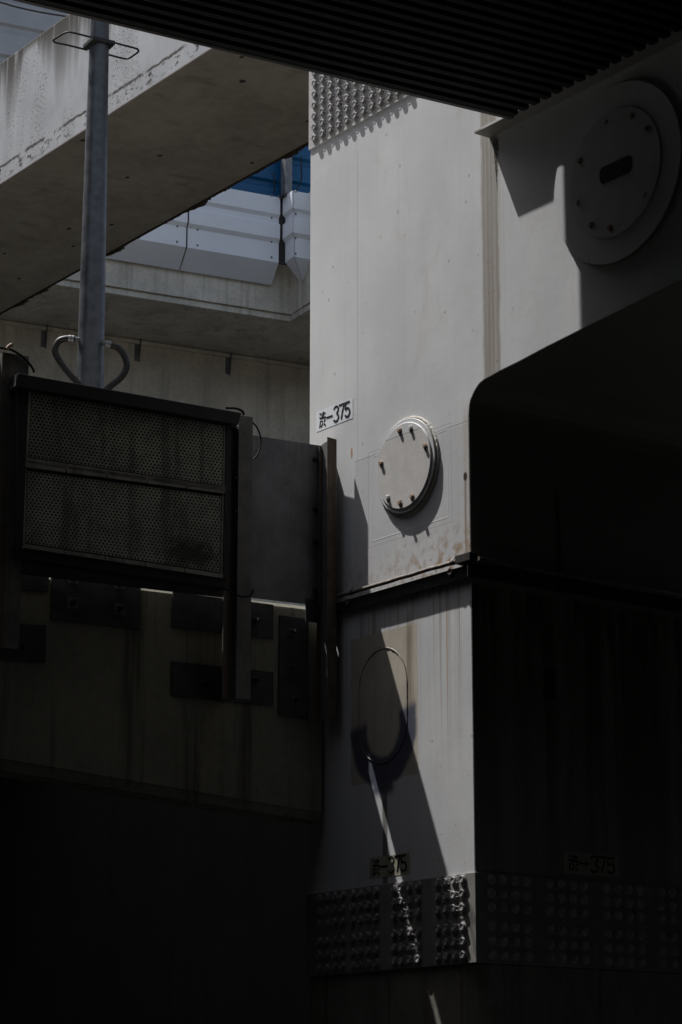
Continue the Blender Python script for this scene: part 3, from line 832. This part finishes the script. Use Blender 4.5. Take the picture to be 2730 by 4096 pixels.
# middle post
def hpost(x0, xm, x1, ytop, ybot, label, mfront=.03):
    pa = W(x0, 2000, mfront); pb_ = W(x1, 2000, mfront); pm = W(xm, 2000, mfront)
    for p in (pa, pb_, pm): p.z = 0
    zt = W(x1, ytop, mfront).z; zb = W(x1, ybot, mfront).z
    root = thing('steel_post', pm + Z * zb, label, 'post', 'posts of the steel screen')
    b = MB(); b.prism([pg(pm, zb), pg(pb_, zb), pg(pb_, zt), pg(pm, zt)], -M * .010); b.build('front_flange', M_POST2, root, bevel=.002)
    b = MB(); b.prism([pg(pm, zb, -.0105), pg(pm, zb, -.285), pg(pm, zt, -.285), pg(pm, zt, -.0105)], Wd * .009); b.build('web_plate', M_POST2, root)
    b = MB(); b.prism([pg(pa, zb, -.06), pg(pm, zb, -.06), pg(pm, zt - .05, -.06), pg(pa, zt - .05, -.06)], -M * .010); b.build('rear_flange', M_POST2, root)
    for y in (1715, 1915, 2048, 2250):
        p = W(xm - 16, y + (x1 - 1010) * .16, mfront - .06)
        b = MB(); b.lathe([(.024, 0), (.024, .012), (.016, .013), (.016, .05), (0, .05)], p, M, 6); b.build('bolt', M_DARKST, root)
    return root
hpost(912, 953, 1010, 1668, 2800, 'grey steel middle post streaked with rust, right of the perforated panels')
hpost(-60, -10, 98, 1422, 2600, 'dark steel post at the left end of the perforated panels')
# perforated sound absorbing unit
BOXM = .11
AB_ = thing('absorber_unit', W(500, 2300, 0), 'black framed sound absorber with two perforated metal panels', 'sound absorber')
b = MB(); bk = [(100, 2195), (100, 1540), (905, 1690), (900, 2305)]
b.prism([W(x, y, BOXM - .05) for x, y in bk], -M * .16); b.build('casing', M_CASE, AB_)
b = MB(); b.prism([W(x, y, BOXM + .07) for x, y in ((62, 1545), (72, 1492), (968, 1651), (955, 1699))], -M * .26); b.build('hood', M_CASE, AB_, bevel=.006)
b = MB(); b.prism([W(x, y, BOXM - .012) for x, y in ((60, 2226), (60, 2190), (908, 2312), (905, 2352))], -M * .17); b.build('base_frame', M_CASE, AB_)
b = MB(); b.prism([W(x, y, CM + .12) for x, y in ((-20, 2150), (965, 2300), (965, 2399), (-20, 2284))], -M * .006); b.build('rear_skirt', M_CASE, AB_)
for q in (((66, 2210), (72, 1545), (116, 1553), (92, 2180)), ((893, 2310), (908, 1700), (925, 1702), (912, 2312))):
    b = MB(); b.prism([W(x, y, BOXM + .012) for x, y in q], -M * .06); b.build('side_frame', M_CASE, AB_)
def perf(c, nx, ny, lab):
    A, Bq, Cq, Dq = [W(x, y, BOXM) for x, y in c]            # TL TR BR BL
    def q(u, v): return lerp(lerp(A, Bq, u), lerp(Dq, Cq, u), v)
    b = MB(); mu = .012; mv = .025; S8 = 8
    du = (1 - 2 * mu) / nx; dv = (1 - 2 * mv) / ny
    wv = (Bq - A).length * du; hv = (A - Dq).length * dv
    for i in range(nx):
        for j in range(ny):
            oj = .5 * (j % 2)
            u0 = mu + (i + oj) * du - .25 * du; v0 = mv + j * dv
            cu, cv = u0 + du / 2, v0 + dv / 2
            k = len(b.v); rr = .33 * min(wv, hv * 1.15)
            outer = []
            for a in range(S8):
                th = 2 * math.pi * (a + .5) / S8
                cx, sy = math.cos(th), math.sin(th); mxx = max(abs(cx), abs(sy))
                outer.append((cu + du / 2 * max(-1, min(1, cx / mxx * 1.0)), cv + dv / 2 * max(-1, min(1, sy / mxx))))
            # square outline through 8 points (corners + mid edges handled by octagon corners)
            outer = [(cu + du / 2 * x, cv + dv / 2 * y) for x, y in ((1, 0), (1, 1), (0, 1), (-1, 1), (-1, 0), (-1, -1), (0, -1), (1, -1))]
            for (x, y) in outer: b.v.append(q(x, y))
            for a in range(S8):
                th = 2 * math.pi * a / S8
                b.v.append(q(cu + rr / wv * du * math.cos(th), cv + rr / hv * dv * math.sin(th)))
            for a in range(S8):
                e2 = (a + 1) % S8; b.f.append([k + a, k + e2, k + 8 + e2, k + 8 + a])
    o = b.build('perforated_sheet', M_PERF, AB_, label=lab)
    # plain margins
    b = MB()
    for (u0, u1, v0, v1) in ((-.004, mu, -.02, 1.02), (1 - mu, 1.004, -.02, 1.02)):
        b.poly([q(u0, v0) + M * .002, q(u1, v0) + M * .002, q(u1, v1) + M * .002, q(u0, v1) + M * .002])
    b.build('sheet_margin', M_PERF, AB_)
    return q
q1 = perf([(117, 1560), (906, 1700), (902, 1950), (103, 1832)], 52, 20, 'upper perforated sheet')
q2 = perf([(97, 1874), (899, 1980), (892, 2298), (90, 2176)], 52, 24, 'lower perforated sheet, darker stain at its lower right')
for qq, v0, v1 in ((q1, 1.0, 1.075), (q2, -.10, -.015), (q2, 1.0, 1.05)):
    b = MB(); n = 5
    for i in range(n):
        u0, u1 = i / n + .003, (i + 1) / n - .003
        b.prism([qq(u0, v0), qq(u1, v0), qq(u1, v1), qq(u0, v1)], M * .016)
    b.build('sheet_rail', M_TRAY, AB_)
# loose cables on the screen
def cable(name, pts, r, label, mat=M_BLACK, cat='cable', group='loose cables on the screen'):
    b = MB(); b.tube(bez(pts, 8), r, 8); o = b.build(name, mat, smooth=True); return tag(o, label, cat, group)
cable('cable', [W(x, y, .0) for x, y in ((1008, 1686), (1030, 1712), (1044, 1752), (1042, 1790), (1028, 1822), (1014, 1838))], .008, 'thin black cable bowed beside the top of the middle post')
cable('cable', [W(x, y, BOXM + .01) for x, y in ((905, 1632), (945, 1634), (970, 1645), (976, 1660))], .012, 'black cable lying over the right end of the absorber hood')
cable('cable', [W(x, y, .05) for x, y in ((-40, 1385), (20, 1394), (52, 1402), (95, 1430), (128, 1468), (137, 1490))], .011, 'black cable drooping from the left post onto the absorber hood')
cable('cable', [W(x, y, .06) for x, y in ((886, 2352), (920, 2362), (960, 2384), (1000, 2384), (1014, 2360))], .009, 'black cable looped across the middle post below the absorber')
cb = cable('cable_joint', [W(x, y, .05) for x, y in ((28, 1398), (36, 1386), (50, 1378))], .016, 'small rusty clamp on the cable at the left post', M_RUST, 'clamp', None)

# ------------------------------------------------------------------ galvanised pole with step irons and flexible conduits
PY = 26.5
pb0 = YP(360, 1560, PY); pt0 = YP(386, 157, PY)
px_ = pb0.x; r0 = 56.5 / FPX * ray(360, 1532).length * 0 + 56 * PY / FPX / ray(360, 1532).y; r1 = 39 * PY / FPX / ray(386, 157).y
zA, zB = pb0.z, pt0.z
POLE = thing('lamp_pole', V((px_, PY, ctop - .4)), 'grey galvanised tapering steel pole rising behind the perforated absorber', 'pole')
def prad(z): return lerp(r0, r1, (z - zA) / (zB - zA))
zlow, zhigh = ctop - .4, 15.5
b = MB(); n = 14
b.tube([V((px_ + .012 * (lerp(zlow, zhigh, i / n) - zA) * 0, PY, lerp(zlow, zhigh, i / n))) for i in range(n + 1)], [prad(lerp(zlow, zhigh, i / n)) for i in range(n + 1)], 40)
b.build('pole_shaft', M_GALV, POLE, smooth=True)
zc = YP(388, 172, PY - .1).z
cl_pts = [H(x, y, zc) for x, y in ((371, 146), (464, 168), (462, 176), (428, 203), (308, 196), (314, 188))]
ctr = V((px_, PY, zc)); rp = prad(zc)
b = MB()
ax1 = (H(464, 168, zc) - H(371, 146, zc)).normalized(); ax2 = V((-ax1.y, ax1.x, 0))
hw = rp * 1.25
b.prism([ctr + ax1 * sx * hw + ax2 * sy * hw for sx, sy in ((-1, -1), (1, -1), (1, 1), (-1, 1))], Z * .05); b.build('collar_plate', M_CASE, POLE, bevel=.004)
for loop in (((370, 150), (330, 140), (283, 129), (262, 131), (240, 143), (217, 158), (216, 165), (226, 171), (270, 180), (318, 192), (350, 200)), ((464, 172), (500, 182), (545, 194), (555, 203), (548, 212), (522, 230), (508, 235), (490, 233), (455, 224), (425, 216))):
    b = MB(); b.tube(bez([H(x, y, zc + .012) for x, y in loop], 5), .0125, 8); b.build('step_iron', M_CASE, POLE, smooth=True)
def pp(x, y, dy=-.12): return YP(x, y, PY + dy)
b = MB(); b.tube(bez([pp(x, y) for x, y in ((300, 1357), (272, 1354), (240, 1362), (224, 1385), (222, 1410), (240, 1445), (268, 1482), (305, 1525), (330, 1560))], 8), .038, 14)
hz = b.build('flexible_conduit', M_HOSE, POLE, smooth=True, label='left hose loop')
b = MB(); b.tube([pp(275, 1354), pp(285, 1354.5)], .042, 12); b.tube([pp(288, 1355), pp(297, 1356)], .042, 12); b.tube([pp(296, 1356), pp(325, 1360, -.05)], .03, 12)
b.build('conduit_fitting', M_FIT, hz)
b = MB(); b.tube(bez([pp(x, y) for x, y in ((445, 1380), (470, 1390), (492, 1412), (505, 1440), (508, 1465), (498, 1492), (480, 1515), (455, 1535), (425, 1560))], 8), .038, 14)
hz = b.build('flexible_conduit', M_HOSE, POLE, smooth=True, label='right hose loop')
b = MB(); b.tube([pp(438, 1378), pp(446, 1381)], .042, 12); b.tube([pp(428, 1375), pp(436, 1377)], .042, 12); b.tube([pp(405, 1369, -.05), pp(432, 1376)], .03, 12)
b.build('conduit_fitting', M_FIT, hz)

# ------------------------------------------------------------------ white concrete girder crossing behind
GRD = thing('concrete_girder', V((gp.x, gp.y, gp.z)), 'weathered white concrete girder crossing high behind the pole, black streaks from its top', 'girder')
pA = hit(0, 1254, V((0, 0, GZB)), Z); pB = hit(1238, 610, V((0, 0, GZB)), Z)
dback = ((pA - gp).dot(N) + (pB - gp).dot(N)) / 2
print('girder', GZB, GZT, 'width', dback, (pA - gp).dot(N), (pB - gp).dot(N), 'd', (gp - C0).dot(N))
def gd(s, d, z): 
    p = gp + S_ * s + N * d; p.z = z; return p
s_l, s_r = -34, 9.0
b = MB(); 
b.prism([gd(s_l, 0, GZB), gd(s_l, 0, GZT), gd(s_l, -.25, GZT), gd(s_l, -.25, GZB + .7), gd(s_l, dback, GZB + .55), gd(s_l, (pA - gp).dot(N), GZB)], S_ * (s_r - s_l))
b.build('girder_body', M_GIRD, GRD, bevel=.02)
# ragged moss along the far arris: one torn strip
b = MB(); dm = (pA - gp).dot(N); k0 = 0; n = 420
for i in range(n + 1):
    s_ = lerp(-16, 4, i / n); q = max(0, math.sin(i * .37) + math.sin(i * .113) * 1.4 + random.uniform(-.9, .9))
    b.v += [gd(s_, dm + .006, GZB + .02), gd(s_, dm + .004, GZB - .010 - .020 * q), gd(s_, dm - .04 - .03 * q, GZB - .004)]
for i in range(n):
    a = 3 * i; b.f.append([a, a + 1, a + 4, a + 3]); b.f.append([a + 1, a + 2, a + 5, a + 4])
mo = b.build('moss_fringe', simple('dark_moss', (.055, .042, .028), .9, 0, .4, 20, .4), GRD)

# ------------------------------------------------------------------ far expressway: slab, cladding, blue barrier
EXP = thing('expressway_viaduct', B(700, 1400, -2.5), 'pale concrete expressway slab and abutment wall in the background', 'expressway')
def bz(px, py, m): return B(px, py, m).z
JOG = V((-math.sin(R(26)), math.cos(R(26)), 0)) * -1          # towards us at the step
FM = -.44
cnr = B(1167, 1283, FM); zf0 = cnr.z; zchm = bz(1167, 1258, FM)
zwall = zf0
fl_ = B(-200, 1100, FM) - Bd * 25; fl_.z = 0; fc = V((cnr.x, cnr.y, 0)); fr_ = fc + JOG * 1.2; fr3 = fr_ + Bd * 34
ztop = bz(900, 900, FM)
def bp(p, z): return V((p.x, p.y, z))
out2 = [fl_, fc, fr_, fr3]
# chamfered fascia strip
b = MB()
back = [p - MB_ * 3.0 for p in (fr3, fl_)]
b.prism([bp(p, zchm) for p in out2] + [bp(q, zchm) for q in (fr3 - MB_ * 3.6, fl_ - MB_ * 2.4)], Z * (ztop + .6 - zchm))
b.build('slab_fascia', M_SLAB, EXP, bevel=.01)
b = MB(); ins = [fl_ - MB_ * .05, fc - MB_ * .05 + JOG * .0, fr_ - MB_ * .05 + Bd * .05, fr3 - MB_ * .05]
b.prism([bp(p, zf0) for p in ins] + [bp(q, zf0) for q in (fr3 - MB_ * 3.5, fl_ - MB_ * 2.3)], Z * (zchm - zf0 - .001))
b.build('drip_edge', M_SLAB, EXP, bevel=.015)
pw = hit(700, 1382, V((0, 0, zf0)), Z); wm = (pw - PB).dot(MB_); print('abutment offset', wm)
wl = B(-300, 1400, wm) - Bd * 25; wr = B(1500, 1400, wm) + Bd * 30
b = MB(); b.prism([bp(wl, 0), bp(wr, 0), bp(wr, zf0 - .001), bp(wl, zf0 - .001)], -MB_ * .6); b.build('abutment_wall', M_WALL, EXP)
b = MB(); b.box(bp(wl, zf0 - .09) + MB_ * .001, wr - wl - Z * (wr - wl).z, MB_ * .05, Z * .07); b.build('wall_ledge', M_WALL, EXP)
for x, y0, y1 in ((176, 1302, 1396), (549, 1353, 1450), (911, 1404, 1502)):
    a = B(x + 10, y0, wm + .001); c = B(x + 10, y1, wm + .001)
    b = MB(); b.prism([bp(a, a.z), bp(a, c.z), bp(a, c.z) + MB_ * .035, bp(a, a.z) + MB_ * .11], -Bd * .012)
    b.prism([bp(a, a.z) - Bd * .09, bp(a, a.z) - Bd * .0125, bp(a, c.z + .02) - Bd * .0125, bp(a, c.z + .02) - Bd * .09], MB_ * .012)
    b.build('wall_bracket', M_POSTG, EXP)
# cladding
CLAD = thing('metal_cladding', B(900, 1050, 0), 'white ribbed metal cladding with screw heads along the expressway edge', 'cladding')
zs_ = [bz(1080, y, 0) for y in (783, 851, 863, 884, 891, 948, 963, 1040, 1108)]
prof = [(0, zs_[0]), (0, zs_[1]), (-.055, zs_[2]), (-.055, zs_[3]), (0, zs_[4]), (0, zs_[5]), (-.055, zs_[6]), (-.055, zs_[7]), (-.36, zs_[8])]
def panel(p0, dirv, L, nrm, cut0=0, cut1=0, name='cladding_panel', mat=M_PANEL, pr=prof, par=CLAD, thick=.03):
    b = MB(); k = 0
    for (m, z) in pr:
        e = max(0, -m)
        a = bp(p0, z) + nrm * m + dirv * (cut0 * e); c = bp(p0, z) + nrm * m + dirv * (L - cut1 * e)
        b.v += [a, c]
    for (m, z) in reversed(pr):
        e = max(0, -m)
        a = bp(p0, z) + nrm * (m - thick) + dirv * (cut0 * e); c = bp(p0, z) + nrm * (m - thick) + dirv * (L - cut1 * e)
        b.v += [a, c]
    n = len(pr) * 2
    for i in range(n):
        j = (i + 1) % n; b.f.append([2 * i, 2 * i + 1, 2 * j + 1, 2 * j])
    b.f.append([2 * i for i in range(n)]); b.f.append([2 * i + 1 for i in range(n)][::-1])
    return b.build(name, mat, par)
def bline(x): p = B(x, 950, 0); p.z = 0; return p
pn = []
xa = bline(757); xb = bline(1121); xl = bline(750)
pn.append(panel(xa, Bd, (xb - xa).length, MB_, 0, 0))
pn.append(panel(xl - Bd * 24.2, Bd, 24.2, MB_, 0, 0))
jp = bline(1131); JL = .40
JN = V((-JOG.y, JOG.x, 0)); JN = JN if JN.dot(V((-1, 0, 0))) > 0 else -JN
pn.append(panel(jp, JOG, JL, JN, 0, 1))
jc = jp + JOG * JL
pn.append(panel(jc + Bd * .006, Bd, 33.0, MB_, 1, 0))
SCREW = None
for par, x, y, n, o in [(pn[0], x, y, MB_, 0) for x, y in ((1087, 783 + 0), (1115, 785), (1087, 871), (1087, 967), (1115, 966), (1087, 1029), (791, 918), (791, 981), (762, 908))] + [(pn[1], x, y, MB_, 0) for x, y in ((710, 905), (740, 904), (709, 967))] + [(pn[3], x, y, MB_, JL) for x, y in ((1184, 766), (1184, 856), (1183, 952), (1183, 1014))]:
    p = B(x, y, JL * .98 if o else 0)
    m = -.055 if y in (871, 967, 966, 1029, 918, 981, 908, 905, 904, 856, 952, 1014) else 0
    if o: p = hit(x, y, jc + MB_ * m, MB_)
    else: p = B(x, y, m)
    if SCREW is None:
        b = MB(); b.lathe([(.020, 0), (.020, .006), (.012, .016), (0, .018)], V((0, 0, 0)), Z, 10)
        SCREW = b.build('screw', M_FIT, par, loc=V((0, 0, 0)))
        SCREW.location = p - WORLD[par.name]; SCREW.rotation_mode = 'QUATERNION'; SCREW.rotation_quaternion = quat_to(n)
    else: copy_part(SCREW, 'screw', par, p, quat_to(n))
# dark backing behind the joints
b = MB(); b.prism([bp(xl - Bd * 4, zs_[7] + .01), bp(jp + Bd * .25, zs_[7] + .01), bp(jp + Bd * .25, zs_[0] - .03), bp(xl - Bd * 4, zs_[0] - .03)], -MB_ * .02)
for i in range(len(b.v)): b.v[i] = b.v[i] - MB_ * .12
b.build('backing_strip', M_DARKST, CLAD)
# blue noise barrier above
BLU = thing('noise_barrier', B(1150, 700, -.1), 'blue metal noise barrier with grey posts above the white cladding', 'noise barrier')
zt0 = zs_[0]
bprof = [(-.16, zt0 + 1.15)]
zz = zt0 + 1.15
while zz > zt0 + .1:
    bprof += [(-.16, zz - .30), (-.22, zz - .34), (-.22, zz - .42), (-.16, zz - .46)]; zz -= .46
bprof = [p for p in bprof if p[1] > zt0 - .1] + [(-.16, zt0 - .1)]
panel(xl - Bd * 3.4, Bd, (bline(1150) - xl).length + 3.4, MB_, 0, 0, 'blue_panel', M_BLUE, bprof, BLU)
q_ = jp + JOG * .12 + Bd * .02
panel(q_, Bd, 33, MB_, 0, 0, 'blue_panel', M_BLUE, bprof, BLU)
b = MB(); pc_ = hit(1147, 760, jp + MB_ * .05, MB_); pc_.z = 0
b.box(bp(pc_, zt0 + .03) - Bd * .07 - MB_ * .1, Bd * .135, MB_ * .2, Z * 1.2); b.build('barrier_post', M_POSTG, BLU, bevel=.006)
b = MB(); b.box(bp(pc_, zt0 - .02) - Bd * .12 - MB_ * .14, Bd * .24, MB_ * .28, Z * .045); b.build('base_plate', M_DARKST, BLU)
def bc(x, y): return hit(x, y, jp + MB_ * .08, MB_)
cable('wire', [bc(x, y) for x, y in ((1097, 690), (1097, 712), (1098, 740), (1099, 772))], .011, 'thin dark wire hanging left of the grey barrier post', group='wires on the blue barrier')
cable('wire', [bc(x, y) for x, y in ((1206, 625), (1206, 680), (1208, 702), (1203, 730), (1190, 750), (1184, 760))], .011, 'thin dark wire curving down right of the grey barrier post', group='wires on the blue barrier')

# far white barrier at the top left with its cable
FAR = thing('noise_barrier', YP(60, 300, 58), 'pale ribbed noise barrier far behind at the top left', 'noise barrier')
f0 = YP(-250, 100, 58); ft = YP(0, -300, 58).z; fb_ = YP(0, 700, 58).z
prf = [(0, ft)]; zz = ft
while zz > fb_:
    prf += [(0, zz - .62), (-.08, zz - .68), (-.08, zz - .86), (0, zz - .90)]; zz -= .90
panel(V((f0.x, f0.y, 0)), Bd, 14, MB_, 0, 0, 'barrier_panel', simple('pale_barrier_metal', (.27, .285, .31), .45, 0, .08, 1.5, .02), prf, FAR)
cable('overhead_cable', [YP(x, y, 46) for x, y in ((-120, -12), (0, 9), (60, 26), (150, 46), (262, 65), (420, 90))], .02, 'black overhead cable sagging in front of the far white barrier', group=None)

# ------------------------------------------------------------------ dark wall under the parapet, unseen blocks added to cut sky light
rw = thing('retaining_wall', V((-4, 29, 0)), 'dark concrete retaining wall deep under the parapet girder', 'wall')
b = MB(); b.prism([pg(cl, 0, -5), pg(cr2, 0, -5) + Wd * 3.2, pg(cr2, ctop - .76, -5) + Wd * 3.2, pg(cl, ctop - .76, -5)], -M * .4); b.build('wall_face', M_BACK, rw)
bd = thing('sky_blocker', V((20, -45, 0)), 'added unseen building standing behind the viewpoint', 'blocker')
b = MB(); b.box(V((-60, -48, 0)), V((140, 0, 0)), V((0, -12, 0)), Z * 24); b.build('blocker_mass', M_BACK, bd)  # unseen mass added to darken the space under the deck
bd = thing('sky_blocker', pier(2, 16, 0), 'added unseen building standing left of the view opposite the sunlit pier face', 'blocker')
b = MB(); b.prism([pier(-16, 9, 0), pier(.5, 9, 0), pier(.5, 24, 0), pier(-16, 24, 0)], Z * 10.5); b.build('blocker_mass', M_BACK, bd)  # unseen mass added to keep low sky off the lower pier
bd = thing('sky_blocker', V((-23, 25, 0)), 'added unseen block close on the left outside the view', 'blocker')
b = MB(); b.box(V((-16, 2, 0)), V((-14, 0, 0)), V((0, 37, 0)), Z * 25); b.build('blocker_mass', M_BACK, bd)  # unseen mass added to darken the crossbeam and large hatch
bd = thing('sky_blocker', V((-72, -20, 0)), 'added unseen building far to the left beyond the end of the viaduct', 'blocker')
b = MB(); b.box(V((-64, -60, 0)), V((-14, 0, 0)), V((0, 72, 0)), Z * 24); b.build('blocker_mass', M_BACK, bd)  # unseen mass added to close the bright gap past the deck end
bd = thing('sky_blocker', V((48, 20, 0)), 'added unseen building on the right beyond the viaduct', 'blocker')
b = MB(); b.box(V((46, -45, 0)), V((12, 0, 0)), V((0, 120, 0)), Z * 24); b.build('blocker_mass', M_BACK, bd)  # unseen mass added to shut out sky light from the right

# ------------------------------------------------------------------ light, sky, camera
w = bpy.data.worlds.new('World'); SC.world = w; w.use_nodes = True
nt = w.node_tree; bgn = nt.nodes['Background']; sky = nt.nodes.new('ShaderNodeTexSky')
sky.sky_type = 'NISHITA'; sky.sun_disc = False
el = math.asin(-SUN.z); azs = math.atan2(-SUN.x, -SUN.y)
sky.sun_elevation = el; sky.sun_rotation = azs % (2 * math.pi); sky.dust_density = 2.0; sky.air_density = 1.0
hs = nt.nodes.new('ShaderNodeHueSaturation'); hs.inputs['Saturation'].default_value = .62; nt.links.new(sky.outputs[0], hs.inputs['Color']); nt.links.new(hs.outputs[0], bgn.inputs[0]); bgn.inputs[1].default_value = .125
sl = bpy.data.lights.new('sun', 'SUN'); sl.energy = 4.7; sl.angle = R(.53); sl.color = (1, .972, .935)
so = bpy.data.objects.new('sun', sl); COL.objects.link(so); so.rotation_mode = 'QUATERNION'; so.rotation_quaternion = SUN.to_track_quat('-Z', 'Y'); so.location = (-10, 5, 30)
cd = bpy.data.cameras.new('camera'); co = bpy.data.objects.new('camera', cd); COL.objects.link(co)
cd.sensor_fit = 'VERTICAL'; cd.sensor_height = 36; cd.sensor_width = 24; cd.lens = 85; cd.clip_end = 2000
co.location = CAM; co.rotation_euler = (math.pi / 2 + PITCH, 0, 0); SC.camera = co
SC.view_settings.view_transform = 'Standard'; SC.view_settings.look = 'None'; SC.view_settings.exposure = 0.5; SC.view_settings.gamma = 1
SC.cycles.use_denoising = True; SC.cycles.max_bounces = 8; SC.cycles.diffuse_bounces = 5
